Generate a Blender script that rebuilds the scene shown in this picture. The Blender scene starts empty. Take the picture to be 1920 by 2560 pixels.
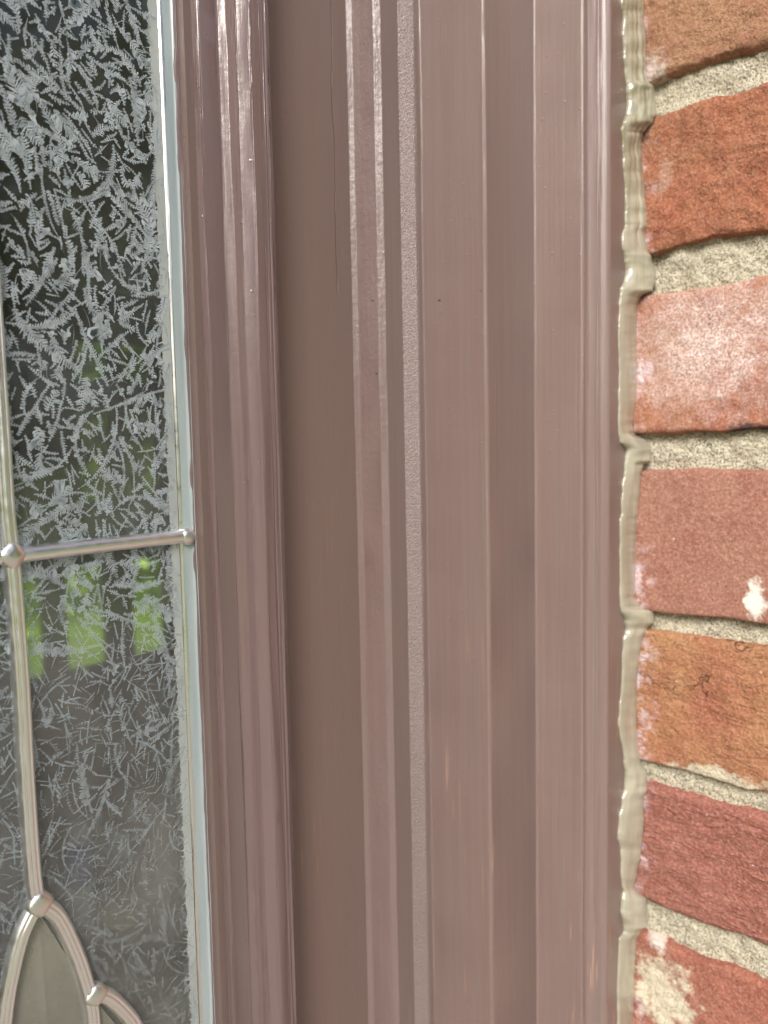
import bpy, bmesh, math, random
from mathutils import Vector, Matrix, noise
random.seed(7)
sc = bpy.context.scene
C = sc.collection
PI = math.pi

# ------------------------------------------------------------------ camera
EYE = Vector((0, 0, 1.4))
YAW, PITCH, ROLL = math.radians(48.0), math.radians(4.6), math.radians(1.13)
F = Vector((math.sin(YAW)*math.cos(PITCH), math.cos(YAW)*math.cos(PITCH), -math.sin(PITCH)))
R0 = Vector((math.cos(YAW), -math.sin(YAW), 0)); U0 = R0.cross(F)
R = R0*math.cos(ROLL) - U0*math.sin(ROLL)
U = U0*math.cos(ROLL) + R0*math.sin(ROLL)
FPX = 1922.0
cam_d = bpy.data.cameras.new('camera'); cam = bpy.data.objects.new('camera', cam_d); C.objects.link(cam)
cam.matrix_world = Matrix(((R.x, U.x, -F.x, EYE.x), (R.y, U.y, -F.y, EYE.y), (R.z, U.z, -F.z, EYE.z), (0, 0, 0, 1)))
cam_d.sensor_fit = 'VERTICAL'; cam_d.sensor_height = 36; cam_d.sensor_width = 27
cam_d.lens = FPX/2560*36
cam_d.clip_start = 0.01; cam_d.clip_end = 500
cam_d.dof.use_dof = True; cam_d.dof.focus_distance = 0.243; cam_d.dof.aperture_fstop = 11
sc.camera = cam

# ------------------------------------------------------------------ light
SUN_EL, SUN_AZ = math.radians(38), math.radians(246)      # azimuth clockwise from +Y
world = bpy.data.worlds.new('World'); sc.world = world; world.use_nodes = True
wn = world.node_tree; bg = wn.nodes['Background']
sky = wn.nodes.new('ShaderNodeTexSky'); sky.sky_type = 'NISHITA'; sky.sun_disc = False
sky.sun_elevation = SUN_EL; sky.sun_rotation = SUN_AZ; sky.air_density = 1.0; sky.dust_density = 4.0; sky.ozone_density = 0.6
wn.links.new(sky.outputs[0], bg.inputs[0]); bg.inputs[1].default_value = 0.10
sun_d = bpy.data.lights.new('sun', 'SUN'); sun_d.energy = 2.7; sun_d.angle = math.radians(28); sun_d.color = (1, .97, .94)
sun = bpy.data.objects.new('sun', sun_d); C.objects.link(sun)
sd = Vector((math.sin(SUN_AZ)*math.cos(SUN_EL), math.cos(SUN_AZ)*math.cos(SUN_EL), math.sin(SUN_EL)))
sun.rotation_euler = sd.to_track_quat('Z', 'Y').to_euler(); sun.location = (0, -3, 6)
sc.view_settings.view_transform = 'Standard'; sc.view_settings.look = 'None'; sc.view_settings.gamma = 1
sc.view_settings.exposure = 0.68
try:
    sc.cycles.use_denoising = True
    sc.cycles.transparent_max_bounces = 24
    sc.cycles.max_bounces = 10
    sc.cycles.sample_clamp_indirect = 6
except Exception: pass

# ------------------------------------------------------------------ helpers
def ray(px, py):
    return F + R*((px-960)/FPX) + U*((1280-py)/FPX)
def hit(px, py, axis, val):
    d = ray(px, py); t = (val-EYE[axis])/d[axis]
    return EYE + d*t
def tag(o, label=None, cat=None, group=None, kind=None):
    for k, v in (('label', label), ('category', cat), ('group', group), ('kind', kind)):
        if v: o[k] = v
    return o
def mesh(name, verts, faces, mat, parent=None, smooth=True):
    me = bpy.data.meshes.new(name); me.from_pydata([tuple(v) for v in verts], [], faces); me.update()
    if smooth: me.polygons.foreach_set('use_smooth', [True]*len(me.polygons))
    me.materials.append(mat)
    o = bpy.data.objects.new(name, me); C.objects.link(o)
    if parent: o.parent = parent; o.matrix_parent_inverse = parent.matrix_world.inverted()
    return o
def thing(name, loc, label, cat, group=None):
    o = bpy.data.objects.new(name, None); C.objects.link(o); o.location = loc; o.empty_display_size = .05
    o.matrix_world = Matrix.Translation(loc)
    return tag(o, label, cat, group)
def boxes(lst):
    v, f = [], []
    for (x0, x1, y0, y1, z0, z1) in lst:
        b = len(v)
        v += [(x, y, z) for x in (x0, x1) for y in (y0, y1) for z in (z0, z1)]
        f += [tuple(b+i for i in q) for q in ((0,1,3,2),(4,6,7,5),(0,4,5,1),(2,3,7,6),(0,2,6,4),(1,5,7,3))]
    return v, f

class NT:
    def __init__(s, name):
        s.m = bpy.data.materials.new(name); s.m.use_nodes = True; s.t = s.m.node_tree; s.n = s.t.nodes
        s.b = s.n['Principled BSDF']; s.out = s.n['Material Output']; s.tc = s.n.new('ShaderNodeTexCoord').outputs['Object']
    def link(s, a, b): s.t.links.new(a, b)
    def setin(s, sock, v):
        if hasattr(v, 'is_output'): s.link(v, sock)
        elif isinstance(v, tuple) and len(v) == 3 and sock.type == 'RGBA': sock.default_value = (*v, 1)
        else: sock.default_value = v
    def noise(s, scale, detail=4, rough=.55, stretch=(1,1,1), off=(0,0,0), dist=0, out='Fac', vec=None):
        mp = s.n.new('ShaderNodeMapping'); mp.inputs['Scale'].default_value = stretch; mp.inputs['Location'].default_value = off
        s.link(vec or s.tc, mp.inputs[0])
        t = s.n.new('ShaderNodeTexNoise'); s.link(mp.outputs[0], t.inputs['Vector'])
        t.inputs['Scale'].default_value = scale; t.inputs['Detail'].default_value = detail; t.inputs['Roughness'].default_value = rough; t.inputs['Distortion'].default_value = dist
        return t.outputs[out]
    def voronoi(s, scale, feature='F1', stretch=(1,1,1), vec=None, out='Distance'):
        mp = s.n.new('ShaderNodeMapping'); mp.inputs['Scale'].default_value = stretch; s.link(vec or s.tc, mp.inputs[0])
        t = s.n.new('ShaderNodeTexVoronoi'); t.feature = feature; s.link(mp.outputs[0], t.inputs['Vector']); t.inputs['Scale'].default_value = scale
        return t.outputs[out]
    def ramp(s, v, a, b, lo=0.0, hi=1.0):
        t = s.n.new('ShaderNodeMapRange'); t.inputs[1].default_value = a; t.inputs[2].default_value = b
        t.inputs[3].default_value = lo; t.inputs[4].default_value = hi; s.link(v, t.inputs[0]); return t.outputs[0]
    def math(s, op, a, b=0.0, c=0.0):
        t = s.n.new('ShaderNodeMath'); t.operation = op
        s.setin(t.inputs[0], a); s.setin(t.inputs[1], b); s.setin(t.inputs[2], c); return t.outputs[0]
    def mix(s, f, a, b, mode='MIX'):
        t = s.n.new('ShaderNodeMix'); t.data_type = 'RGBA'; t.blend_type = mode
        s.setin(t.inputs[0], f); s.setin(t.inputs[6], a); s.setin(t.inputs[7], b); return t.outputs[2]
    def xyz(s):
        t = s.n.new('ShaderNodeSeparateXYZ'); s.link(s.tc, t.inputs[0]); return t.outputs
    def bump(s, h, dist, strength=1.0, nrm=None):
        t = s.n.new('ShaderNodeBump'); t.inputs['Distance'].default_value = dist; t.inputs['Strength'].default_value = strength
        s.link(h, t.inputs['Height'])
        if nrm: s.link(nrm, t.inputs['Normal'])
        return t.outputs[0]
    def fin(s, color=None, rough=None, normal=None, **kw):
        if color is not None: s.setin(s.b.inputs['Base Color'], color)
        if rough is not None: s.setin(s.b.inputs['Roughness'], rough)
        if normal is not None: s.link(normal, s.b.inputs['Normal'])
        for k, v in kw.items(): s.setin(s.b.inputs[k.replace('_', ' ')], v)
        return s.m

# ------------------------------------------------------------------ materials
def paint(name, col=(.192, .141, .129), rough=.3, stroke=1.0, peel=0.0, grain=0.25, scuff=0.0, spec=.8, dents=(), crack=None):
    n = NT(name)
    big = n.noise(14, 3, stretch=(1, 1, .15))
    fine = n.noise(1500, 3, stretch=(1, 1, .012))
    c = n.mix(n.ramp(big, .3, .7), tuple(v*.93 for v in col), tuple(v*1.08 for v in col))
    c = n.mix(n.ramp(fine, .35, .65, 0, .34*max(.3, stroke)), c, tuple(v*1.35 for v in col))
    c = n.mix(n.ramp(n.noise(420, 3, stretch=(1, 1, .015), off=(2, 4, 1)), .4, .65, 0, .3*max(.25, stroke)), c, (col[0]*1.05, col[1]*.82, col[2]*.78))
    if scuff:
        z = n.xyz()[2]
        s1 = n.noise(700, 2, stretch=(1, 1, .05), off=(3, 2, 1)); s2 = n.noise(45, 2, stretch=(1, 1, .4))
        m = n.math('MULTIPLY', n.ramp(s1, .6, .74), n.ramp(s2, .54, .66))
        m = n.math('MULTIPLY', m, n.ramp(z, 1.42, 1.2, 0.0, scuff))
        c = n.mix(m, c, (.5, .3, .2))
    h1 = n.noise(1000, 4, .65, stretch=(1, 1, .014)); h2 = n.noise(260, 5, .6, stretch=(1, 1, .25)); h3 = n.noise(500, 4)
    nr = n.bump(h1, .00020*stroke)
    nr = n.bump(h2, .00026*grain, 1, nr)
    nr = n.bump(h3, .00016*grain, 1, nr)
    if peel: nr = n.bump(n.noise(1750, 2, .5), .00055*peel, 1, nr)
    for (cx, cy, cz, rr, dep) in dents:
        P_ = n.xyz()
        q = [n.math('DIVIDE', n.math('SUBTRACT', P_[i], (cx, cy, cz)[i]), rr*(1, 1, .55)[i]) for i in range(3)]
        d = n.math('SQRT', n.math('ADD', n.math('ADD', n.math('MULTIPLY', q[0], q[0]), n.math('MULTIPLY', q[1], q[1])), n.math('MULTIPLY', q[2], q[2])))
        d = n.math('ADD', d, n.math('MULTIPLY', n.math('SUBTRACT', n.noise(900, 3), .5), 1.5))
        m_ = n.ramp(d, .4, 1.2, 1, 0); nr = n.bump(m_, -dep, 1, nr)
        c = n.mix(n.math('MULTIPLY', n.ramp(d, .1, .5, 1, 0), .6), c, (.05, .03, .03))
    if crack:
        P_ = n.xyz(); wob = n.noise(22, 4, .55, stretch=(0, 0, 1))
        dx = n.math('ABSOLUTE', n.math('SUBTRACT', P_[0], n.math('ADD', crack[0], n.math('MULTIPLY', n.math('SUBTRACT', wob, .5), .005))))
        m_ = n.math('MULTIPLY', n.ramp(dx, .00005, .00028, 1, 0), n.ramp(P_[2], crack[1], crack[1]+.01))
        nr = n.bump(m_, -.0005, 1, nr); c = n.mix(n.math('MULTIPLY', m_, .35), c, (.07, .04, .035))

    dust = n.voronoi(170); nr = n.bump(n.ramp(dust, .0, .10, 1, 0), .00018, .8, nr)
    rg = n.ramp(n.noise(60, 3, stretch=(1, 1, .1)), .3, .7, rough*.85, rough*1.2)
    return n.fin(c, rg, nr, Specular_IOR_Level=spec)
n = NT('caulk')
h = n.noise(500, 2, stretch=(1, 1, .02)); w = n.noise(120, 3, stretch=(1, 1, .35))
cc = n.mix(n.ramp(w, .35, .65), (.33, .315, .245), (.40, .38, .30))
cc = n.mix(n.math('MULTIPLY', n.ramp(n.noise(420, 4, .6, stretch=(1, 1, .03), off=(1, 1, 1)), .42, .6), n.ramp(n.xyz()[2], 1.44, 1.52, 0, .7)), cc, (.17, .165, .085))
cc = n.mix(n.ramp(n.noise(900, 3, stretch=(1, 1, .01)), .5, .7, 0, .22), cc, (.30, .265, .16))
M_caulk = n.fin(cc, .13, n.bump(h, .00022), Specular_IOR_Level=.55, Coat_Weight=.7, Coat_Roughness=.06)

n = NT('mortar')
g1 = n.noise(1300, 4, .7); g2 = n.noise(480, 4, .7); g3 = n.voronoi(620); big = n.noise(40, 3)
c = n.mix(n.ramp(g1, .38, .53), (.10, .095, .08), (.62, .575, .45))
c = n.mix(n.ramp(g2, .3, .45, .6, 0), c, (.13, .12, .085))
c = n.mix(n.ramp(n.voronoi(330, out='Distance'), .0, .2, 1, 0), c, (.72, .62, .38))
c = n.mix(n.ramp(n.voronoi(150), .0, .11, .8, 0), c, (.55, .33, .09))
c = n.mix(n.ramp(big, .4, .6, 0, .3), c, (.45, .41, .30))
nr = n.bump(g2, .0010); nr = n.bump(g3, .0005, 1, nr); nr = n.bump(g1, .0004, 1, nr)
M_mortar = n.fin(c, .95, nr, Specular_IOR_Level=.2)

def brick_mat(name, c1, c2, c3, seed, grain=1.0, crack=0.0, wrinkle=0.0, white=None, wamt=1.0, speck=0.0, cream=None, dark=None, smear=.8):
    """white/cream/dark: (y, z, ry, rz) patches on the reveal face; all in metres"""
    c1, c2, c3 = [(q[0]*.76, q[1]*.80, q[2]*.84) for q in (c1, c2, c3)]
    n = NT(name); off = (seed*1.7, seed*.9, seed*2.3)
    P = n.xyz()
    b1 = n.noise(26, 5, .6, off=off, dist=.6); b2 = n.noise(90, 5, .65, off=off); g = n.noise(900, 4, .7, off=off); g2 = n.noise(330, 4, .65, off=off)
    c = n.mix(n.ramp(b1, .38, .62), c1, c2)
    c = n.mix(n.ramp(b2, .5, .68, 0, .8), c, c3)
    c = n.mix(n.ramp(g, .32, .48, .55, 0), c, tuple(v*.55 for v in c1))
    c = n.mix(n.ramp(g, .5, .68, 0, .5), c, (.56, .36, .28))
    c = n.mix(n.ramp(n.voronoi(240), .03, .13, .65, 0), c, tuple(v*.3 for v in c1))
    nr = n.bump(g2, .0009*grain); nr = n.bump(g, .0006*grain, 1, nr); nr = n.bump(b2, .0012*grain, 1, nr)
    if wrinkle:
        wv = n.noise(150, 4, .6, stretch=(1, .5, 1.6), off=off, dist=1.2)
        nr = n.bump(n.math('ABSOLUTE', n.math('SUBTRACT', wv, .5)), .003*wrinkle, 1, nr)
    if crack:
        wob = n.noise(70, 4, out='Color', off=off)
        mp = n.n.new('ShaderNodeVectorMath'); mp.operation = 'MULTIPLY_ADD'; n.link(wob, mp.inputs[0]); mp.inputs[1].default_value = (.03, .03, .03); n.link(n.tc, mp.inputs[2])
        e = n.voronoi(34, 'DISTANCE_TO_EDGE', (1, .45, 1.3), vec=mp.outputs[0])
        k = n.math('MULTIPLY', n.ramp(e, .0, .013, 1, 0), n.ramp(n.noise(30, 2, off=(seed, 5, 5)), .48, .56, 0, 1))
        c = n.mix(n.math('MULTIPLY', k, .85*crack), c, (.06, .03, .015))
        nr = n.bump(k, -.0012*crack, 1, nr)
    def patch(p):
        dy = n.math('DIVIDE', n.math('SUBTRACT', P[1], p[0]), p[2]); dz = n.math('DIVIDE', n.math('SUBTRACT', P[2], p[1]), p[3])
        d = n.math('SQRT', n.math('ADD', n.math('MULTIPLY', dy, dy), n.math('MULTIPLY', dz, dz)))
        return n.math('ADD', d, n.math('MULTIPLY', n.math('SUBTRACT', n.noise(120, 7, .72, off=off), .5), 2.8))
    if speck:
        c = n.mix(n.math('MULTIPLY', n.ramp(patch(white), .1, 1.3, 1, 0), n.ramp(n.noise(1050, 4, .7, off=off), .40, .64, .15, .95)), c, (.78, .70, .68))
    elif white:
        c = n.mix(n.ramp(patch(white), .5, .95, wamt, 0), c, (.74, .71, .64))
    if cream:
        c = n.mix(n.ramp(patch(cream), .62, 1.0, .95, 0), c, n.mix(n.ramp(n.voronoi(420, 'DISTANCE_TO_EDGE', (1, 1, .6)), 0, .05), (.36, .30, .2), (.62, .57, .44)))
    if dark:
        c = n.mix(n.ramp(patch(dark), .6, 1.0, .9, 0), c, (.035, .025, .03))
    # pale primer smear where the brick meets the caulk, scattered lime flecks
    sm = n.math('ADD', P[1], n.math('MULTIPLY', n.math('SUBTRACT', n.noise(80, 5, .7, off=off), .5), .034))
    c = n.mix(n.math('MULTIPLY', n.ramp(sm, .129, .134, 0, smear), n.math('MULTIPLY', n.ramp(n.noise(240, 4, .7, off=(seed, 0, 0)), .42, .58), n.ramp(n.noise(38, 2, off=(seed, 3, 0)), .44, .54))), c, (.72, .62, .68))
    c = n.mix(n.ramp(n.voronoi(95), .0, .055, .9, 0), c, (.8, .74, .64))
    return n.fin(c, .9, nr, Specular_IOR_Level=.25)

def metal(name, col, rough, b=.4):
    n = NT(name)
    nr = n.bump(n.noise(250, 2), .00005*b)
    return n.fin(col, n.ramp(n.noise(300, 3), .3, .7, rough*.8, rough*1.3), nr, Metallic=1.0)
M_came = metal('came zinc', (.96, .97, .98), .36)
M_joint = metal('solder', (.85, .84, .82), .36, 6.0)

def glass_mat(name, tint=(1, 1, 1), haze=.03, rough=.02, hazecol=(.5, .52, .5), bumpd=.00003):
    n = NT(name); n.n.remove(n.b)
    tr = n.n.new('ShaderNodeBsdfTransparent'); tr.inputs[0].default_value = (*tint, 1)
    gl = n.n.new('ShaderNodeBsdfGlossy'); gl.inputs['Roughness'].default_value = rough
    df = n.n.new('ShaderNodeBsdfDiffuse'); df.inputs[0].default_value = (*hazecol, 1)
    nr = n.bump(n.noise(90, 3), bumpd*8)
    
    fr = n.n.new('ShaderNodeFresnel'); geo = n.n.new('ShaderNodeNewGeometry'); n.link(n.ramp(geo.outputs['Backfacing'], 0, 1, 1.5, 1/1.5), fr.inputs[0])
    m1 = n.n.new('ShaderNodeMixShader'); m2 = n.n.new('ShaderNodeMixShader')
    haze_noise = n.noise(30, 5, .6, stretch=(1, 1, .6))
    hz = n.math('MULTIPLY', n.ramp(haze_noise, .32, .7, .35, 1.6), n.ramp(n.xyz()[2], 1.26, 1.46, haze, haze*.28))  # reflection haze painted as pale diffuse colour, stronger low on the pane
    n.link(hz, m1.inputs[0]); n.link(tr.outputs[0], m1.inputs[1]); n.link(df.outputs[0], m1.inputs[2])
    n.link(fr.outputs[0], m2.inputs[0]); n.link(m1.outputs[0], m2.inputs[1]); n.link(gl.outputs[0], m2.inputs[2])
    n.link(m2.outputs[0], n.out.inputs[0]); return n.m
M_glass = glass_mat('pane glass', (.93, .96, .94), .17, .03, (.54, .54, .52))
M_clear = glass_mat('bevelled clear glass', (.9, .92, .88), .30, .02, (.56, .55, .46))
M_dim = glass_mat('tinted window glass', (.33, .36, .3), .02, .02)
M_rear = glass_mat('rear window glass', (.9, .95, .9), .02, .02)

def frost_mat(name, col, alpha, even=False):
    n = NT(name); n.n.remove(n.b)
    df = n.n.new('ShaderNodeBsdfDiffuse'); df.inputs[0].default_value = (*col, 1)
    gl = n.n.new('ShaderNodeBsdfGlossy'); gl.inputs['Roughness'].default_value = .4
    n.link(n.bump(n.noise(1500, 3), .0005), gl.inputs['Normal'])
    tr = n.n.new('ShaderNodeBsdfTransparent')
    m0 = n.n.new('ShaderNodeMixShader'); m0.inputs[0].default_value = .12
    n.link(df.outputs[0], m0.inputs[1]); n.link(gl.outputs[0], m0.inputs[2])
    m1 = n.n.new('ShaderNodeMixShader')
    z = n.xyz()[2]
    a = n.math('MULTIPLY', n.ramp(n.noise(260, 4, .6), .3, .6, .45, 1.0), n.ramp(z, 1.25, 1.42, alpha*.34, alpha))
    if even: a = n.ramp(n.noise(90, 3), .3, .7, alpha*.8, alpha)
    n.link(a, m1.inputs[0]); n.link(tr.outputs[0], m1.inputs[1]); n.link(m0.outputs[0], m1.inputs[2])
    n.link(m1.outputs[0], n.out.inputs[0]); return n.m
M_frost = frost_mat('frosted feather glass', (.62, .72, .77), .93)
M_edge = frost_mat('frosted pane edge', (.62, .68, .66), .88, True)

def plain(name, col, rough=.7, var=.15, scale=6, **kw):
    n = NT(name)
    c = n.mix(n.ramp(n.noise(scale, 5), .3, .7), tuple(v*(1-var) for v in col), tuple(v*(1+var) for v in col))
    return n.fin(c, rough, n.bump(n.noise(scale*12, 4), .002), **kw)
n = NT('edge seal')
M_seal = n.fin(n.mix(n.ramp(n.noise(200, 3, stretch=(1, 1, .1)), .35, .65), (.38, .45, .47), (.45, .52, .53)), .22, n.bump(n.noise(160, 3, stretch=(1, 1, .15)), .0003), Coat_Weight=.5)
M_bead = metal('bright bead', (.88, .88, .86), .32)
M_wall_in = plain('plaster', (.20, .185, .165))
M_floor_in = plain('floorboards', (.16, .10, .07), .4)
M_table = plain('table wood', (.26, .20, .16), .45)
M_white = plain('white plastic', (.85, .85, .87), .4)
M_blue = plain('blue plastic', (.04, .12, .7), .4)
M_yellow = plain('yellow plastic', (.5, .42, .05), .5)
M_purple = plain('purple cloth', (.3, .1, .42), .8)
M_darkwood = plain('dark frame', (.045, .035, .03), .5)
M_leaf = plain('leaves', (.07, .12, .035), .6, .4, 3)
M_leaf2 = plain('bright leaves', (.34, .50, .045), .6, .35, 3)
M_bark = plain('bark', (.09, .07, .05), .9)
M_lawn = plain('lawn', (.20, .30, .035), .9, .3, 2)
M_patio = plain('brown paving', (.30, .26, .22), .9, .15, 2)

# ------------------------------------------------------------------ profile solver (plan view)
BX = 0.309                       # brick reveal plane
def rxy(px):
    d0 = ray(px, 1126)
    # move along the image column until the ray is level
    py = 1126
    for _ in range(3):
        d = ray(px, py); py += d.z*FPX
    d = ray(px, py); return Vector((d.x, d.y))
def solve(P, px, ang):
    r = rxy(px); a = math.radians(ang); u = Vector((-math.cos(a), math.sin(a)))
    # (P + s u) x r = 0
    s = -(P.x*r.y - P.y*r.x)/(u.x*r.y - u.y*r.x)
    return P + u*s
def run(P, segs):
    out = [P]
    for px, ang in segs:
        P = solve(P, px, ang); out.append(P)
    return out
def rounded(pts, rad):
    """fillet each inner corner of an open polyline"""
    out = [pts[0]]
    for i in range(1, len(pts)-1):
        a, b, c = pts[i-1], pts[i], pts[i+1]
        u, v = (a-b), (c-b); lu, lv = u.length, v.length; u /= lu; v /= lv
        ang = math.acos(max(-1, min(1, u.dot(v))))
        if ang > PI-.03: out.append(b); continue
        d = min(rad[i] if isinstance(rad, list) else rad, .42*lu, .42*lv)
        p0, p1 = b+u*d, b+v*d
        out.append(p0 + u*min(.0002, .06*lu))
        for k in range(5):
            t = k/4; out.append(p0*(1-t)**2 + b*2*t*(1-t) + p1*t*t)
        out.append(p1 + v*min(.0002, .06*lv))
    out.append(pts[-1]); return out
ZS = [0.1, .5, .9, 1.02] + [1.08+i*.0028 for i in range(int(.62/.0028))] + [1.75, 1.9, 2.12]
def extrude(name, prof, back, mat, parent, wob=.00006, mirror=False, seed=0, drip=None):
    """closed section: visible polyline + square back; swept up the wall"""
    sec = list(prof) + [Vector((prof[-1].x, back)), Vector((prof[0].x, back))]
    nv = len(sec); npf = len(prof); V, Fc = [], []
    for z in ZS:
        for j, p in enumerate(sec):
            x, y = p.x, p.y
            if j < npf and 1.05 < z < 1.74:
                x += wob*noise.noise(Vector((j*.35+seed*9, z*28, 1.3)))*2 + wob*.8*noise.noise(Vector((j*.6+seed, z*160, 7)))
                y += wob*noise.noise(Vector((j*.35+seed*9, z*28, 5.3)))*2
                if drip: x, y = drip(j, npf, x, y, z)
            V.append((x if not mirror else 2*MX - x, y, z))
    for i in range(len(ZS)-1):
        for j in range(nv):
            a, b = i*nv+j, i*nv+(j+1) % nv
            q = (a, b, b+nv, a+nv); Fc.append(q if not mirror else q[::-1])
    Fc.append(tuple(range(nv))[::-1] if not mirror else tuple(range(nv)))
    Fc.append(tuple((len(ZS)-1)*nv+k for k in range(nv)) if not mirror else tuple((len(ZS)-1)*nv+k for k in range(nv))[::-1])
    o = mesh(name, V, Fc, mat, parent)
    me = o.data
    sm = [True]*len(me.polygons)
    k = 0
    for i in range(len(ZS)-1):
        for j in range(nv):
            if j >= npf-1: sm[k] = False
            k += 1
    sm[-1] = sm[-2] = False
    me.set_sharp_from_angle(angle=math.radians(35))
    me.polygons.foreach_set('use_smooth', sm); me.update()
    return o


YA = 0.1368                      # casing outer face
YB = .34
P0 = Vector((BX+.004, YA))
casing = run(P0, [(1523, 0), (1506, 48), (1492, 82), (1489, 20), (1467, 45), (1458, 12), (1453, 58), (1341, 86), (1336, 45), (1222, 1), (1213, 45)])
jamb1 = run(casing[-1], [(1066, 86), (1063, 45), (1054, 4)])
strip = run(jamb1[-1], [(1049, 10), (1012, 47), (971, 3)])
stop = run(strip[-1], [(953, 45), (903, 84), (889, 45)])
recess = run(stop[-1], [(690, 0)])
print('PROFILE', casing[0], casing[-1], jamb1[-1], strip[-1], stop[-1], recess[-1])
YR = recess[-1].y
def on(P, px, ang, py):
    q = solve(P, px + (px-1435)*(py-1126)*-.0000523, ang)
    return hit(px, py, 0, q.x)
zc = hit(850, 760, 1, recess[-1].y).z
M_casing = paint('casing paint', dents=[(*on(casing[-1], 1097, 86, 752), .0007, .0014), (*on(casing[-1], 1200, 86, 728), .0004, .0005), (*hit(1335, 105, 1, casing[7].y), .0005, .0005)], rough=.34, stroke=.9, grain=.1, scuff=1)
M_stop = paint('rough stop paint', dents=[(*on(stop[1], 930, 84, 752), .0006, .0008), (*on(stop[1], 940, 84, 935), .0006, .0008), (*on(stop[1], 925, 84, 962), .0004, .0004)], col=(.200, .146, .137), rough=.32, stroke=.7, grain=1.4)
M_peel = paint('textured strip paint', (.225, .172, .162), rough=.33, stroke=0, peel=1.0, grain=.3)
M_jamb = paint('brushed stile paint', crack=(hit(835, 350, 1, recess[-1].y).x, zc), col=(.200, .141, .124), rough=.38, stroke=.35, grain=.75, scuff=.6)
M_lite = paint('glossy moulding paint', (.200, .140, .137), rough=.21, stroke=.3, grain=.5)

# lite frame: silhouette edge stands clear of the recess
fs = rxy(704); LF0 = fs*((YR-.009)/fs.y)
lite = run(LF0, [(697, -30), (692, 35), (688, -20), (682, 15), (679, -25), (660, -8), (655, 20), (625, 43), (622, 70), (608, 86), (582, 44), (578, 10), (537, 4), (534, 20), (529, 48), (516, 87), (505, 40), (502, 75), (492, 42), (479, 12)])
GYs = run(lite[-1], [(471, 80), (449, 8)])
YG = GYs[-1].y + .0006           # outer face of the pane
bead = run(GYs[-1], [(446, 5), (437, 45), (432, 88)])
gx1 = rxy(428); GX1 = gx1.x*YG/gx1.y
print('GLASS', YG, GX1, lite[0], lite[-1])
MX = (GX1-.13)/2                 # mirror axis: the pane is 13+ cm wide left of the camera
MX = .025

# ------------------------------------------------------------------ setting
def struct(name, v, f, mat):
    o = mesh(name, v, f, mat, None, False); o['kind'] = 'structure'; return o
struct('ground', [(-150, -150, 0), (150, -150, 0), (150, 150, 0), (-150, 150, 0)], [(0, 1, 2, 3)], M_lawn)
struct('patio', *boxes([(-3, 4, -5, 0.0, 0.004, .06)]), M_patio)

# brick wall
wall = thing('brick_wall', (BX, .1, 0), 'red brick reveal with sandy mortar beside the painted door frame', 'wall')
YC = .02                                        # outer corner of the reveal
ML = 2*MX - BX
v, f = boxes([(BX+.0075, 2.6, YC+.007, YB, 0, 2.8), (-2.2, ML-.0075, YC+.007, YB, 0, 2.8), (ML-.0075, BX+.0075, YC+.007, YB, 2.14, 2.8)])
mesh('wall_core', v, f, M_mortar, wall, False)
# sculpted mortar sheet on the reveal
ny, nz = 90, 460
V, Fc = [], []
for j in range(nz+1):
    for i in range(ny+1):
        y = YC+.006 + (.16-YC)*i/ny; z = 1.10 + .52*j/nz
        d = .0016*noise.fractal(Vector((y*120, z*120, 3)), 1, 2, 4) + .0008*noise.noise(Vector((y*600, z*600, 9))) + .0006*noise.noise(Vector((y*1300, z*1300, 2)))
        V.append((BX+.0045 - d, y, z))
for j in range(nz):
    for i in range(ny):
        a = j*(ny+1)+i; Fc.append((a, a+ny+1, a+ny+2, a+1))
b0 = len(V)
V += [(BX+.009, YC+.006, 1.10), (BX+.009, .16, 1.10), (BX+.009, YC+.006, 1.62), (BX+.009, .16, 1.62)]
Fc.append((b0, b0+1, b0+3, b0+2))
mesh('mortar', V, Fc, M_mortar, wall)

def rock_box(x0, x1, y0, y1, z0, z1, r, nx, nyy, nz_, amp, seed, fine=1.0, trim=None):
    V, Fc, idx = [], [], {}
    def P(i, j, k):
        key = (i, j, k)
        if key in idx: return idx[key]
        p = Vector((x0+(x1-x0)*i/nx, y0+(y1-y0)*j/nyy, z0+(z1-z0)*k/nz_))
        q = Vector((min(max(p.x, x0+r), x1-r), min(max(p.y, y0+r), y1-r), min(max(p.z, z0+r), z1-r)))
        d = p-q
        if d.length > 1e-9:
            nrm = d.normalized(); p = q + nrm*r
        else: nrm = Vector((-1, 0, 0))
        s = Vector((seed*3.1, seed*1.3, seed*7.7))
        a = noise.fractal(p*45+s, 1, 2, 3)*amp*1.6 + fine*(noise.fractal(p*190+s, .8, 2, 4)*amp*.55 + noise.noise(p*800+s)*amp*.22)
        p = p + nrm*a
        if abs(nrm.z) > .3 or abs(nrm.x) > .3:      # uneven arrises
            p.z += .0011*noise.noise(Vector((p.y*60, seed, nrm.z)))*(1 if abs(p.z-(z0+z1)/2) > (z1-z0)*.3 else .4)
        idx[key] = len(V); V.append(p); return idx[key]
    def face(fn, a, b, flip):
        for u in range(a):
            for w in range(b):
                q = (fn(u, w), fn(u+1, w), fn(u+1, w+1), fn(u, w+1)); Fc.append(q[::-1] if flip else q)
    face(lambda u, w: P(0, u, w), nyy, nz_, True); face(lambda u, w: P(nx, u, w), nyy, nz_, False)
    face(lambda u, w: P(u, 0, w), nx, nz_, False); face(lambda u, w: P(u, nyy, w), nx, nz_, True)
    face(lambda u, w: P(u, w, 0), nx, nyy, True); face(lambda u, w: P(u, w, nz_), nx, nyy, False)
    return V, Fc
def zr(px, py): return hit(px, py, 0, BX).z
def yr(px, py): return hit(px, py, 0, BX).y
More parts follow.
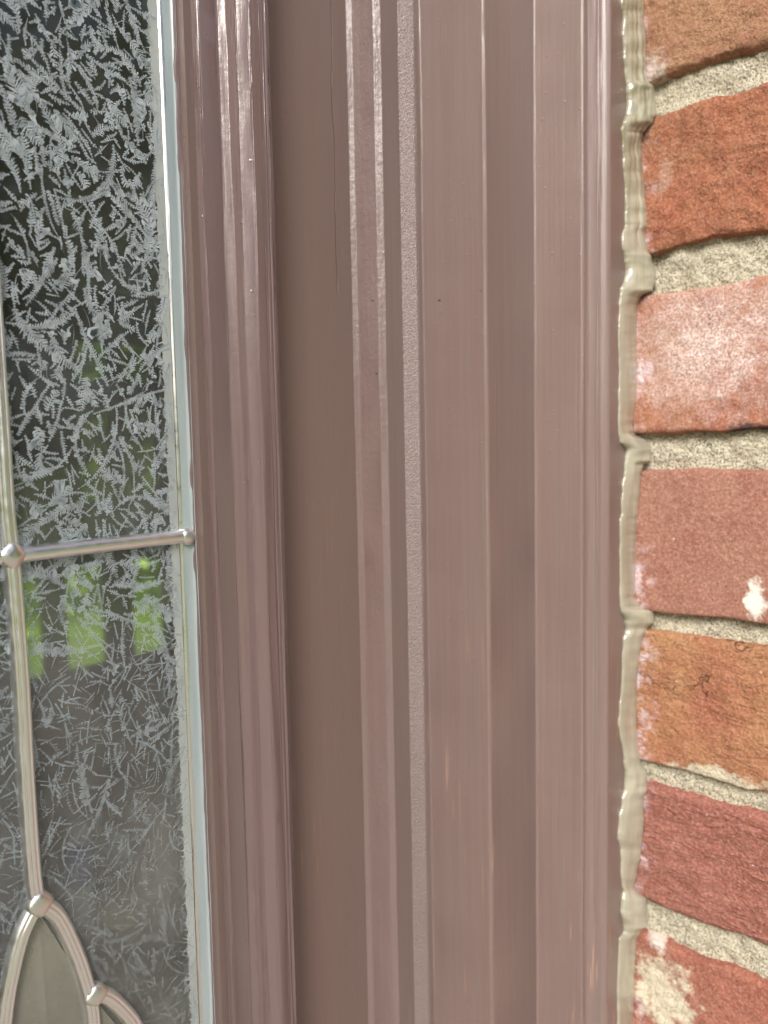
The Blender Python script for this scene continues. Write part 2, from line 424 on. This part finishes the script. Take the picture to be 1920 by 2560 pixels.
# rows measured on the photograph near the casing (source pixels): top, bottom
rows = [(-200, 205), (292, 632), (735, 1085), (1172, 1528), (1576, 1912), (1962, 2262), (2342, 2640)]
Z = [(zr(1625, b), zr(1625, a)) for a, b in rows]
print('BRICKS', Z)
def pt(px, py): return (yr(px, py), zr(px, py))
O1, O2 = (.50, .155, .055), (.55, .22, .085)
RD, RD2 = (.46, .13, .07), (.50, .17, .10)
BM = [
 brick_mat('brick orange crusted', (.46, .22, .125), (.52, .28, .15), (.38, .15, .10), 1, 1.5, .12, white=(*pt(1640, 180), .006, .008), wamt=.5),
 brick_mat('brick orange pitted', (.46, .155, .08), (.50, .22, .115), (.38, .13, .08), 2, 1.6, .15, white=(*pt(1660, 440), .003, .010), wamt=.15),
 brick_mat('brick speckled white', (.42, .15, .09), (.47, .22, .13), (.33, .11, .075), 3, .7, 0, white=(*pt(1770, 860), .032, .026), speck=1, dark=(*pt(1880, 1085), .010, .005)),
 brick_mat('brick smooth brown red', (.38, .165, .115), (.42, .20, .14), (.36, .14, .10), 4, .6, 0, white=(*pt(1888, 1500), .0045, .0085)),
 brick_mat('brick orange cracked', (.46, .165, .09), (.52, .26, .12), (.44, .16, .09), 5, 1.1, .7, wrinkle=.6, cream=(*pt(1800, 1945), .022, .0045)),
 brick_mat('brick dusty red wrinkled', (.37, .13, .095), (.40, .155, .115), (.33, .11, .08), 6, .6, .15, wrinkle=1.0),
 brick_mat('brick lime stained', (.40, .135, .09), (.42, .16, .105), (.34, .11, .07), 7, 1.0, .2, white=(*pt(1640, 2352), .005, .006), wamt=.7, cream=(*pt(1655, 2485), .015, .017)),
]
labels = ['orange brown crusted brick', 'rough orange red pitted brick', 'brick with white speckled bloom', 'smooth brown red brick with white blot', 'cracked orange brick with mortar smeared below', 'dusty red wrinkled brick', 'red brick with cream lime stain']
amp = [.0011, .0012, .0005, .00035, .0009, .0006, .0008]
xl = [0, 0, -.0008, -.0004, 0, .0004, -.0002]
for i, (z0, z1) in enumerate(Z):
    V, Fc = rock_box(BX+xl[i], BX+.1+.09*(i % 2), YC, .158, z0, z1, [.0038, .0032, .0024, .0018, .0024, .0036, .0024][i], 30, 150, 74, amp[i], i+1)
    b = mesh('brick', V, Fc, BM[i], wall); b['label'] = labels[i]
# courses above and below the frame, and the outer face of the wall
pitch = .0705
V, Fc = rock_box(BX, BX+.19, YC, .158, 0, .058, .003, 16, 14, 6, .0006, 11, .6)
proto = bpy.data.meshes.new('course_brick'); proto.from_pydata([tuple(p) for p in V], [], Fc); proto.update(); proto.materials.append(BM[3])
def course(x, z, h_=.058):
    o = bpy.data.objects.new('brick', proto); C.objects.link(o); o.parent = wall
    o.matrix_parent_inverse = wall.matrix_world.inverted(); o.location = (x, 0, z); o.scale = (1, 1, h_/.058)
def row(x, z, h_, n_):
    for q in range(n_): course(x+.201*q, z, h_)
for i, (z0, z1) in enumerate(Z): row(.111+.09*(i % 2), z0, z1-z0, 3)
for k in range(1, 6):
    row(0, Z[0][1]+.0125+pitch*(k-1), .058, 4); row(0, Z[6][0]-pitch*k, .058, 4)
# ------------------------------------------------------------------ painted frame
fr = thing('door_frame', (BX-.1, .15, .1), 'taupe brown painted wooden frame with stepped grooved casing beside the brick', 'door frame')
sections = [('casing', casing, M_casing, .0009), ('jamb', jamb1, M_casing, .0004), ('weatherstrip', strip[:3], M_peel, .0005), ('weatherstrip_channel', strip[2:], M_casing, .0005), ('stop', stop, M_stop, .0006), ('stile', recess, M_jamb, .001)]
for mir in (False, True):
    for k, (nm, pl, mt, rd) in enumerate(sections):
        extrude(nm, rounded(pl, rd), (YR+.022 if nm == 'stile' else .255), mt, fr, .00005 if nm != 'stop' else .00009, mir, k)
HX = recess[-1].x
SX = stop[-1].x
mesh('head', *boxes([(2*MX-SX, SX, casing[0].y+.01, YB, 2.05, 2.12), (2*MX-SX, SX, casing[0].y, YB, 0.06, .1)]), M_casing, fr, False)

# ------------------------------------------------------------------ glazed sidelight
win = thing('leaded_glass_panel', (MX, YR, .1), 'leaded feather-frosted glass panel in a moulded brown surround', 'window')
def dr(j, n_, x, y, z):
    if j >= n_-3:
        e = noise.noise(Vector((z*70, 3, 1)))
        if e > .25: x -= (e-.25)*.0010
    return x, y
rl = rounded(lite, .0009)
for mir in (False, True):
    extrude('lite_frame', rl, YG+.012, M_lite, win, .00010, mir, 9, dr)
# backing board behind the surround up to the jamb
mesh('backing_board', *boxes([(lite[-1].x+.001, HX-.0002, YR+.0005, YR+.022, .1, 2.05), (2*MX-HX+.0002, 2*MX-lite[-1].x-.001, YR+.0005, YR+.022, .1, 2.05)]), M_jamb, win, False)
sealp = [lite[-1]+Vector((.0004, -.0002))] + GYs[1:]
for mir in (False, True):
    extrude('edge_seal', rounded(sealp, .0006), YG+.01, M_seal, win, .00008, mir, 4)
    extrude('edge_bead', rounded([GYs[-1]+Vector((.0003, 0))]+bead[1:], .0008), YG+.008, M_bead, win, .00005, mir, 5)
GX0 = 2*MX - GX1
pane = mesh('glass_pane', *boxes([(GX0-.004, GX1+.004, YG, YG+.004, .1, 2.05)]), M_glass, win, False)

def gp(px, py, y=None):
    h_ = hit(px, py, 1, YG if y is None else y); return h_.x, h_.z

# glue-chip feathers: many small serrated leaflets along curved stems
class Frost:
    def __init__(s): s.V = []; s.F = []; s.k = 0
    def poly(s, pts):
        b = len(s.V); y = YG-.00012 - (s.k % 97)*2e-6
        s.V += [(p[0], y, p[1]) for p in pts]; s.F.append(tuple(range(b, b+len(pts)))[::-1])
    def fern(s, x, z, a, L, w, curv, big=.12, thin=False):
        """curved stem with two combs of pointed leaflets, longest below the middle"""
        s.k += 1
        step = .00080 if not thin else .0010; n_ = max(5, int(L/step)); px_, pz_ = x, z; ang = a; pts = []
        for i in range(n_+1):
            pts.append((px_, pz_, ang)); ang += curv*step + random.gauss(0, .03); px_ += math.cos(ang)*step; pz_ += math.sin(ang)*step
        sw = .00017 if not thin else .00009
        for i in range(n_):
            x0, z0, a0 = pts[i]; x1, z1, a1 = pts[i+1]; h0 = sw*(1.3-1.0*i/n_); h1 = sw*(1.3-1.0*(i+1)/n_)
            s.poly([(x0-math.sin(a0)*h0, z0+math.cos(a0)*h0), (x1-math.sin(a1)*h1, z1+math.cos(a1)*h1), (x1+math.sin(a1)*h1, z1-math.cos(a1)*h1), (x0+math.sin(a0)*h0, z0-math.cos(a0)*h0)])
        for sd_ in (-1, 1):
            ph = random.random()*6; fan = random.uniform(.7, 1.15)
            for i in range(0, n_):
                if thin and random.random() < .3: continue
                t = i/n_; x0, z0, a0 = pts[i]
                env = w*1.25*(.35+.65*math.sin(PI*min(1, t*.95+.1)))*(.78+.22*math.sin(ph+t*8))*random.uniform(.6, 1.15)
                if env < .0003: continue
                bigl = random.random() < big
                la = a0 + sd_*(fan+random.uniform(-.15, .15))
                bw = step*random.uniform(.20, .38)*(1 if not thin else .45)
                cx, cz = math.cos(la), math.sin(la); nx_, nz2 = -cz*sd_, cx*sd_
                if bigl:
                    env *= random.uniform(.9, 1.5); bw = env*random.uniform(.16, .30)
                    s.poly([(x0, z0), (x0+cx*env*.45-nx_*bw, z0+cz*env*.45-nz2*bw), (x0+cx*env*.95-nx_*bw*1.2, z0+cz*env*.95-nz2*bw*1.2), (x0+cx*env+nx_*bw*.2, z0+cz*env+nz2*bw*.2), (x0+cx*env*.7+nx_*bw, z0+cz*env*.7+nz2*bw)][::sd_])
                else:
                    s.poly([(x0-nx_*bw, z0-nz2*bw), (x0+cx*env*.55-nx_*bw*1.15, z0+cz*env*.55-nz2*bw*1.15), (x0+cx*env, z0+cz*env), (x0+cx*env*.5+nx_*bw*.6, z0+cz*env*.5+nz2*bw*.6), (x0+nx_*bw, z0+nz2*bw)][::sd_])
                    if env > .0014:
                        for q in (.35, .65):
                            if random.random() < .6:
                                bx, bz = x0+cx*env*q-nx_*bw, z0+cz*env*q-nz2*bw
                                s.poly([(bx, bz), (bx+cx*.0003-nx_*.0004, bz+cz*.0003-nz2*.0004), (bx+cx*.0004, bz+cz*.0004)][::sd_])
        return pts
    def arc(s, x, z, r, a0, a1, w):
        s.k += 1; n_ = 14; P_ = []
        for i in range(n_+1):
            t = i/n_; a = a0+(a1-a0)*t; ww = w*math.sin(PI*t)+1e-6
            P_.append((x+(r+ww)*math.cos(a), z+1.5*(r+ww)*math.sin(a), x+r*math.cos(a), z+1.5*r*math.sin(a)))
        for i in range(n_):
            p, q = P_[i], P_[i+1]; s.poly([(p[0], p[1]), (q[0], q[1]), (q[2], q[3]), (p[2], p[3])])
fz = Frost()
# keep-out: the clear bevelled gothic arch below the lower joint
arch_z = gp(85, 2300)[1]
def clear(x, z):
    ax, az = gp(95, 2270)
    if z > az: return False
    return abs(x-ax) < .0035 + (az-z)*.42
occ = {}
CELL = .0012
def near_other(x, z, rad, own):
    ci, cj = int(x/CELL), int(z/CELL); q = int(rad/CELL)+1
    for i in range(ci-q, ci+q+1):
        for j in range(cj-q, cj+q+1):
            for (a_, b_, k_) in occ.get((i, j), ()):
                if k_ != own and (a_-x)**2+(b_-z)**2 < rad*rad: return True
    return False
fid = 0
def grow(x, z, a, L, w, curv, big, thin, root=None):
    """feather whose stem stops where it would run into a neighbour"""
    global fid
    step = .0008; n_ = int(L/step); own = fid; fid += 1; px_, pz_, ang = x, z, a; pl = []
    for i in range(n_):
        if i > (3 if root is not None else -1) and (near_other(px_, pz_, w*.5, own)): break
        if px_ > GX1+.001 or clear(px_, pz_): break
        pl.append((px_, pz_, ang)); ang += curv*step; px_ += math.cos(ang)*step; pz_ += math.sin(ang)*step
    if len(pl) < 4: return None
    for p in pl: occ.setdefault((int(p[0]/CELL), int(p[1]/CELL)), []).append((p[0], p[1], own))
    fz.fern(x, z, a, step*len(pl), w, curv, big, thin)
    return pl
cnt = 0
for it in range(34000):
    x = random.uniform(-.035, GX1+.001); z = random.uniform(1.10, 1.72)
    if clear(x, z): continue
    zl = 1.352+.01*math.sin(x*90); low = z < zl
    first = it < 8000
    w = random.choice((random.uniform(.0010, .0018), random.uniform(.0017, .0033))) if first else random.uniform(.0006, .0013)
    if low: w *= .62
    if near_other(x, z, w*.7, -1): continue
    flow = noise.noise(Vector((x*22, z*22, 2)))*2.2
    a = random.choice([PI/2, -PI/2, -PI/2]) + flow*.7 + random.gauss(0, .3)
    if random.random() < .2: a += random.choice((-1, 1))*1.1
    if not first: a = random.uniform(0, 2*PI)
    L = random.uniform(.008, .034) if first else random.uniform(.004, .009)
    thin = low and random.random() < .5
    pl = grow(x, z, a, L, w, random.gauss(0, 55), random.choice((.03, .1, .3)) if first else .2, thin)
    if pl:
        cnt += 1
        if first and random.random() < .4 and len(pl) > 9:
            q = pl[len(pl)//3]; grow(q[0], q[1], q[2]+random.choice((-1, 1))*random.uniform(.8, 1.2), L*.6, w*.8, random.gauss(0, 50), .12, thin, True)
print('FERNS', cnt, len(fz.F))
for it in range(900):     # hairline conchoidal arcs
    x = random.uniform(-.035, GX1); z = random.uniform(1.10, 1.72)
    if clear(x, z): continue
    a = random.uniform(0, 2*PI); fz.arc(x, z, random.uniform(.002, .008), a, a+random.uniform(.6, 1.6), random.uniform(.00005, .00014))
for it in range(1500):     # dust and chips
    x = random.uniform(-.035, GX1); z = random.uniform(1.10, 1.72); r = random.uniform(.00004, .00011); fz.k += 1
    fz.poly([(x-r, z), (x, z-r), (x+r, z), (x, z+r)])
fp = mesh('frost_feathers', fz.V, fz.F, M_frost, pane, False)
# frosted strip along the right edge, with feathery inner side
fe = Frost()
z = 1.10; 
while z < 1.72:
    z2 = z+.0004; e = GX1+.0015
    w1 = .0016+.0008*noise.noise(Vector((z*300, 1, 1)))+.0006*noise.noise(Vector((z*1400, 4, 1)))
    w2 = .0016+.0008*noise.noise(Vector((z2*300, 1, 1)))+.0006*noise.noise(Vector((z2*1400, 4, 1)))
    fe.poly([(e, z), (e, z2), (GX1-w2, z2), (GX1-w1, z)][::-1])
    z = z2
for it in range(430):
    fe.k += 1; z = random.uniform(1.11, 1.71); L = random.uniform(.001, .0042); a = PI+random.choice((-1, 1))*random.uniform(.2, 1.0); x = GX1-.0012
    bw = random.uniform(.0001, .00035)
    fe.poly([(x, z-bw), (x+math.cos(a)*L, z+math.sin(a)*L), (x, z+bw)][::-1])
mesh('frost_edge', fe.V, fe.F, M_edge, pane, False)

# came bars
def came(name, pts, w, h_, mat, ridges=True):
    """ridged strip along (x, z) points on the pane"""
    P_ = []
    for i in range(len(pts)-1):
        for t in [k/6 for k in range(6)]: P_.append((pts[i][0]*(1-t)+pts[i+1][0]*t, pts[i][1]*(1-t)+pts[i+1][1]*t))
    P_.append(pts[-1])
    cs = []
    N = 22
    for k in range(N+1):
        u = -1+2*k/N; hh = h_*math.sqrt(max(0, 1-abs(u)**2.6))
        if ridges: hh *= 1-.20*math.exp(-((abs(u)-.36)/.10)**2)
        cs.append((u*w/2, hh))
    cs += [(w/2, -.0004), (-w/2, -.0004)]
    V, Fc = [], []; m = len(cs)
    for i, (x, z) in enumerate(P_):
        a = P_[max(0, i-1)]; b = P_[min(len(P_)-1, i+1)]; t = Vector((b[0]-a[0], b[1]-a[1])).normalized(); nx_, nz2 = -t.y, t.x
        for (u, hh) in cs: V.append((x+nx_*u, YG-hh - .0001, z+nz2*u))
    for i in range(len(P_)-1):
        for k in range(m): Fc.append((i*m+k, i*m+(k+1) % m, (i+1)*m+(k+1) % m, (i+1)*m+k))
    Fc.append(tuple(range(m))); Fc.append(tuple((len(P_)-1)*m+k for k in range(m))[::-1])
    return mesh(name, V, Fc, mat, win)
def smooth_px(lst, n_=8):
    p = [gp(*q) for q in lst]; out = []
    for i in range(len(p)-1):
        a = p[max(0, i-1)]; b = p[i]; c = p[i+1]; d = p[min(len(p)-1, i+2)]
        for k in range(n_):
            t = k/n_
            out.append(tuple(.5*(2*b[j]+(c[j]-a[j])*t+(2*a[j]-5*b[j]+4*c[j]-d[j])*t*t+(3*b[j]-a[j]-3*c[j]+d[j])*t**3) for j in (0, 1)))
    out.append(p[-1]); return out
w_ = .0050
jA, jB, jC = gp(24, 1388), gp(93, 2254), gp(233, 2481)
top_came = smooth_px([(25, 1388), (12, 1272), (0, 1080), (-15, 850), (-43, 420), (-70, 0), (-84, -220), (-124, -900)])
came('came_bar', top_came, w_, .0026, M_came)
came('came_bar', smooth_px([(25, 1392), (47, 1660), (63, 1950), (80, 2190), (92, 2254)]), w_, .0026, M_came)
came('came_bar', smooth_px([(22, 1390), (240, 1364), (462, 1340)]), .0046, .0027, M_came, False)
came('came_bar', smooth_px([(90, 2254), (50, 2336), (20, 2457), (5, 2561), (-8, 2700)]), w_, .0026, M_came)
came('came_bar', smooth_px([(96, 2254), (142, 2290), (184, 2375), (208, 2443), (222, 2500), (229, 2561), (234, 2700)]), w_, .0026, M_came)
came('came_bar', smooth_px([(234, 2478), (272, 2493), (311, 2530), (336, 2565), (380, 2660)]), w_, .0026, M_came)
mk = lambda x: 2*.0 + x
came('came_bar', smooth_px([(22, 1390), (-180, 1412), (-420, 1440)]), .0046, .0027, M_came, False)
def joint(c, rx, rz, h_, diamond=True):
    V, Fc = [], []; N, K = 32, 8
    for k in range(K+1):
        t = k/K
        for i in range(N):
            a = 2*PI*i/N
            e = 1/(abs(math.cos(a))**1.35+abs(math.sin(a))**1.35)**(1/1.35) if diamond else 1
            e *= 1+.06*noise.noise(Vector((math.cos(a)*1.5, math.sin(a)*1.5, c[1]*50)))
            rr = math.sin(t*PI/2)*e; V.append((c[0]+rx*rr*math.cos(a), YG-.0002-h_*(math.cos(t*PI/2)**.8)-(.0012 if t < 1 else -.0004)*1, c[1]+rz*rr*math.sin(a)))
    for k in range(K):
        for i in range(N): Fc.append((k*N+i, k*N+(i+1) % N, (k+1)*N+(i+1) % N, (k+1)*N+i))
    return mesh('solder_joint', V, Fc, M_joint, win)
joint(jA, .0040, .0042, .0022); joint(jB, .0040, .0042, .0022); joint(jC, .0040, .0038, .0022)
joint(gp(462, 1341), .0028, .0028, .0020, False)

# bevelled clear glass inside the arch: facets rising from the came to a ridge
def wedge(name, tri, lift):
    V = [(p[0], YG-.0004-l, p[1]) for p, l in zip(tri, lift)] + [(p[0], YG-.0001, p[1]) for p in tri]
    m = len(tri); Fc = [tuple(range(m))[::-1], tuple(range(m, 2*m))] + [(i, (i+1) % m, (i+1) % m+m, i+m) for i in range(m)]
    return mesh(name, V, Fc, M_clear, win, False)
tp, bl, bm_, br = gp(94, 2275), gp(-10, 2640), gp(118, 2640), gp(236, 2640)
r1, r2 = gp(165, 2390), gp(225, 2510)
wedge('bevelled_glass', [tp, gp(30, 2400), bl, bm_], [.0001, .0001, .0003, .0016])
wedge('bevelled_glass', [tp, bm_, br, r2, r1], [.0001, .0016, .0003, .0001, .0001])
wedge('bevelled_glass', [gp(245, 2510), gp(252, 2640), gp(330, 2640), gp(312, 2590)], [.0012, .0006, .0001, .0001])

# ------------------------------------------------------------------ caulk bead
tabs = []
def add(y0, rowsz):
    for (zy, l, r) in rowsz: tabs.append((y0+zy/3.16, 1400+l/3.16, 1400+r/3.16))
add(0, [(-600,480,655),(-300,490,660),(0,485,665),(130,500,665),(300,500,680),(450,505,682),(560,515,685),(640,520,700),(700,522,748),(800,530,755),(900,520,762),(960,500,740),(1020,490,690),(1060,490,655),(1150,495,645),(1300,500,655),(1500,515,670),(1650,515,685),(1780,515,690),(1850,490,672),(1950,490,690)])
add(650, [(0,515,730),(80,520,755),(160,510,758),(230,480,735),(300,475,640),(360,470,615),(600,462,610),(900,470,612),(1100,465,605),(1300,465,580),(1370,462,590),(1430,475,690),(1500,525,722),(1580,515,715),(1620,512,660),(1700,505,640),(1800,495,635),(2000,485,620)])
add(1300, [(0,475,610),(300,475,600),(600,475,595),(680,478,640),(720,485,745),(800,510,742),(860,520,690),(950,500,650),(1100,495,625),(1300,490,610),(1500,470,608),(1600,465,605),(1700,475,615)])
add(1860, [(70,500,628),(130,505,640),(230,515,690),(350,510,690),(450,490,660),(600,470,665),(750,460,655),(840,480,645),(1000,485,615),(1130,490,590),(1160,500,620),(1230,490,690),(1330,480,695),(1430,500,690),(1480,505,640),(1550,470,610),(1700,462,600),(1900,455,590),(2212,455,580),(2600,450,590),(3000,450,600)])
tabs.sort()
lumps = [770/3.16, 650+110/3.16, 650+1480/3.16, 1300+770/3.16, 1860+230/3.16, 1860+1300/3.16]
def tab(y):
    y = min(max(y, tabs[0][0]), tabs[-1][0])
    for a, b in zip(tabs, tabs[1:]):
        if a[0] <= y <= b[0]:
            t = (y-a[0])/(b[0]-a[0]); t = t*t*(3-2*t); return a[1]+(b[1]-a[1])*t, a[2]+(b[2]-a[2])*t
V, Fc = [], []; K = 22; ys = [-900+i*3.2 for i in range(int(4400/3.2))]
for y in ys:
    l, r = tab(y)
    nz1 = noise.noise(Vector((y*.03, 1, 1)))
    l += 2.0*noise.noise(Vector((y*.03, 4, 1))) + 0.6*noise.noise(Vector((y*.2, 8, 1))); r += 1.6*noise.noise(Vector((y*.07, 2, 6)))
    A = hit(l, y, 1, YA-.0003); lump = max(math.exp(-((y-q)/38)**2) for q in lumps)
    B = hit(r, y, 0, BX-.0003)
    if lump > .25: B = B.lerp(hit(r, y, 0, BX+.003), min(1, (lump-.25)*1.6))
    seamn = Vector((-.70, -.71, 0))
    zz = A.z
    rip = 0
    if y < 640: rip = .00036*math.sin(y*.128+1.3*math.sin(y*.021))*(1 if y < 560 else .3)*(.5+.5*noise.noise(Vector((y*.01, 2, 2)))+.3)
    fold = .00025*lump*math.sin(y*.16)
    for k in range(K+1):
        t = k/K; p = A.lerp(B, t)
        hgt = (4*t*(1-t))**.62*(.0012+.0013*lump+.0006*nz1)
        flat = .0004*noise.noise(Vector((t*3.2, y*.012, 5)))
        groove = -.00045*math.exp(-((t-.62)/.05)**2)*(1 if y < 620 else .25)
        edge = (4*t*(1-t))
        fl = .0008*lump*noise.noise(Vector((t*2.6, y*.035, 11)))
        V.append(p + seamn*(hgt+(rip+fold*math.sin(t*5+y*.02)+flat+groove+fl)*edge))
    V.append(B+Vector((.004, .010, 0))); V.append(A+Vector((.004, .006, 0)))
m = K+3
for i in range(len(ys)-1):
    for k in range(m): Fc.append((i*m+k, i*m+(k+1) % m, (i+1)*m+(k+1) % m, (i+1)*m+k))
Fc.append(tuple(range(m))); Fc.append(tuple((len(ys)-1)*m+k for k in range(m))[::-1])
ck = mesh('caulk_bead', V, Fc, M_caulk)
tag(ck, 'glossy beige caulk bead running down the seam between brown casing and brick', 'caulk')

# ------------------------------------------------------------------ room behind the glass
ry = 3.2
def wp(px, py, y=ry): h_ = hit(px, py, 1, y); return h_.x, h_.z
struct('interior_floor', *boxes([(-2.2, 2.6, YB, ry, -.05, .02)]), M_floor_in)
struct('interior_ceiling', *boxes([(-2.2, 2.6, YB, ry, 2.6, 2.7)]), M_wall_in)
struct('interior_side_wall', *boxes([(-2.3, -2.2, YB, ry+.1, -.05, 2.7), (2.6, 2.7, YB, ry+.1, -.05, .35), (2.6, 2.7, YB, ry+.1, 2.5, 2.7), (2.6, 2.7, 2.9, ry+.1, .35, 2.5)]), M_wall_in)  # wide opening in the unseen right wall, added to brighten the room
xa, zt = wp(50, 1440); xb, zb = wp(440, 1720)
xa2, zt2 = wp(90, 700); xb2, zb2 = wp(440, 1240)
struct('interior_back_wall', *boxes([(-2.2, xa, ry, ry+.1, 0, 2.6), (xb, 2.6, ry, ry+.1, 0, 2.6), (xa, xb, ry, ry+.1, 0, zb), (xa, xb, ry, ry+.1, zt, zb2), (xa, xb, ry, ry+.1, zt2, 2.6)]), M_wall_in)
rw = thing('rear_window', ((xa+xb)/2, ry, zb), 'dark barred window with bright green garden, seen blurred through the frosted glass', 'window')
m1, m2, m3, m4 = wp(120, 1550)[0], wp(172, 1550)[0], wp(278, 1550)[0], wp(340, 1550)[0]
mesh('window_bar', *boxes([(m1, m2, ry+.02, ry+.08, zb, zt)]), M_darkwood, rw, False)
mesh('window_bar', *boxes([(m3, m4, ry+.02, ry+.08, zb, zt)]), M_darkwood, rw, False)
mesh('window_pane', *boxes([(xa, m1, ry+.045, ry+.05, zb, zt), (m2, m3, ry+.045, ry+.05, zb, zt), (m4, xb, ry+.045, ry+.05, zb, zt)]), M_rear, rw, False)
ru = thing('upper_rear_window', ((xa+xb)/2, ry, zb2), 'dim shaded upper window seen through the frosted glass', 'window')
u1, u2 = wp(200, 1000)[0], wp(300, 1000)[0]
um = (zt2+zb2)/2
mesh('window_blind', *boxes([(xa, u1, ry+.03, ry+.05, zb2, zt2), (u2-.04, u2+.03, ry+.03, ry+.05, zb2, zt2), (u1, xb, ry+.05, ry+.07, um-.06, um+.07), (u1, xb, ry+.05, ry+.07, zt2-.22, zt2)]), M_darkwood, ru, False)
mesh('window_pane', *boxes([(u1, xb, ry+.08, ry+.085, zb2, zt2)]), M_dim, ru, False)

# table with small things, blurred
tz = .97
tb = thing('hall_table', (.4, .7, 0), 'brown table behind the lower part of the frosted glass', 'table')
mesh('table_top', *boxes([(-.3, 1.3, .42, 1.5, tz-.03, tz)]), M_table, tb, False)
for (x, y) in ((-.25, .47), (1.25, .47), (-.25, 1.45), (1.25, 1.45)): mesh('leg', *boxes([(x-.025, x+.025, y-.025, y+.025, .02, tz-.03)]), M_table, tb, False)
def lathe(name, c, prof, mat, parent=None, N=24):
    V, Fc = [], []
    for (r, z) in prof:
        for i in range(N): V.append((c[0]+r*math.cos(2*PI*i/N), c[1]+r*math.sin(2*PI*i/N), c[2]+z))
    for k in range(len(prof)-1):
        for i in range(N): Fc.append((k*N+i, k*N+(i+1) % N, (k+1)*N+(i+1) % N, (k+1)*N+i))
    Fc.append(tuple(range(N))[::-1]); Fc.append(tuple((len(prof)-1)*N+i for i in range(N)))
    return mesh(name, V, Fc, mat, parent)
def at_table(px, py):
    h_ = hit(px, py, 2, tz); return h_
q = at_table(205, 2310)
sp = (q.x, q.y, tz)
bt = thing('spray_bottle', sp, 'blurred white and blue bottle standing behind the lower glass', 'bottle')
bh = .145
lathe('body', sp, [(.010, .001), (.0125, .004), (.0125, .02), (.0115, .040)], M_white, bt)
lathe('label_band', sp, [(.0118, .040), (.0125, .042), (.0125, .076), (.0115, .079)], M_blue, bt)
lathe('cap', sp, [(.0105, .079), (.010, .090), (.008, .095)], M_white, bt)
q = at_table(310, 2300)
tag(lathe('yellow_lid', (q.x, q.y, tz), [(.017, .0005), (.02, .004), (.02, .012), (.017, .016)], M_yellow), 'small blurred yellow lid lying behind the lower glass', 'lid')
q = at_table(280, 2150)
tag(lathe('white_cup', (q.x, q.y, tz), [(.012, .0005), (.014, .004), (.017, .022), (.015, .024)], M_white), 'small blurred white cup behind the glass beside the blue bottle', 'cup')
q = at_table(95, 2530)
v, f = boxes([(q.x-.035, q.x+.035, q.y-.02, q.y+.02, tz+.0005, tz+.015)])
o = mesh('purple_pouch', v, f, M_purple, None, False); tag(o, 'purple pouch seen through the clear glass at bottom left', 'pouch')
bv = o.modifiers.new('bevel', 'BEVEL'); bv.width = .006; bv.segments = 3

# ------------------------------------------------------------------ greenery front and rear
def leaf_ball(name, c, rad, n_, sz, mat, parent=None, seed=1):
    rnd = random.Random(seed); V, Fc = [], []
    cl = []
    while len(cl) < 34:
        p = Vector((rnd.uniform(-1, 1), rnd.uniform(-1, 1), rnd.uniform(-1, 1)))
        if p.length < 1: cl.append(p)
    for i in range(n_):
        k = rnd.choice(cl); p = k + Vector((rnd.gauss(0, .16), rnd.gauss(0, .16), rnd.gauss(0, .14)))
        p = Vector((c[0]+p.x*rad[0], c[1]+p.y*rad[1], c[2]+p.z*rad[2]))
        u = Vector((rnd.gauss(0, 1), rnd.gauss(0, 1), rnd.gauss(0, 1))).normalized(); w = u.cross(Vector((rnd.gauss(0, 1), rnd.gauss(0, 1), rnd.gauss(0, 1)))).normalized()
        s_ = sz*rnd.uniform(.6, 1.3); b = len(V)
        V += [p-u*s_, p+w*s_*.45, p+u*s_, p-w*s_*.45]; Fc.append((b, b+1, b+2, b+3))
    return mesh(name, V, Fc, mat, parent, False)
def trunk(parent, h_, c):
    V, Fc = [], []; N = 8
    for k in range(5):
        r = .16*(1-.14*k)
        for i in range(N): V.append((c[0]+r*math.cos(2*PI*i/N)+.05*math.sin(k), c[1]+r*math.sin(2*PI*i/N), h_*k/4))
    for k in range(4):
        for i in range(N): Fc.append((k*N+i, k*N+(i+1) % N, (k+1)*N+(i+1) % N, (k+1)*N+i))
    return mesh('trunk', V, Fc, M_bark, parent)
t0 = thing('garden_tree', (0, 0, 0), 'leafy green garden tree standing across the lawn', 'tree', 'trees across the front lawn')
leaf_ball('crown', (0, 0, 3.4), (2.3, 2.3, 2.4), 5200, .16, M_leaf, t0, 3); trunk(t0, 3, (0, 0))
spots = [(5.5, -8), (9.5, -9.5), (1.5, -11), (13, -7.5), (-4, -13), (-9, -12), (-13, -9)]
for i, (x, y) in enumerate(spots):
    if i == 0: r = t0
    else:
        r = t0.copy(); C.objects.link(r)
        for ch in t0.children:
            c_ = ch.copy(); C.objects.link(c_); c_.parent = r
    r.location = (x, y, 0); r.rotation_euler = (0, 0, i*1.3); r.scale = (1, 1, [1.15, 1.1, 1.0, 1.2, .7, .65, .7][i])
hg = leaf_ball('hedge', (5.0, 6.5, 1.6), (5.5, .8, 2.2), 18000, .11, M_leaf2, None, 5)
tag(hg, 'bright green hedge behind the house, blurred through glass', 'hedge')
bpy.context.view_layer.update()
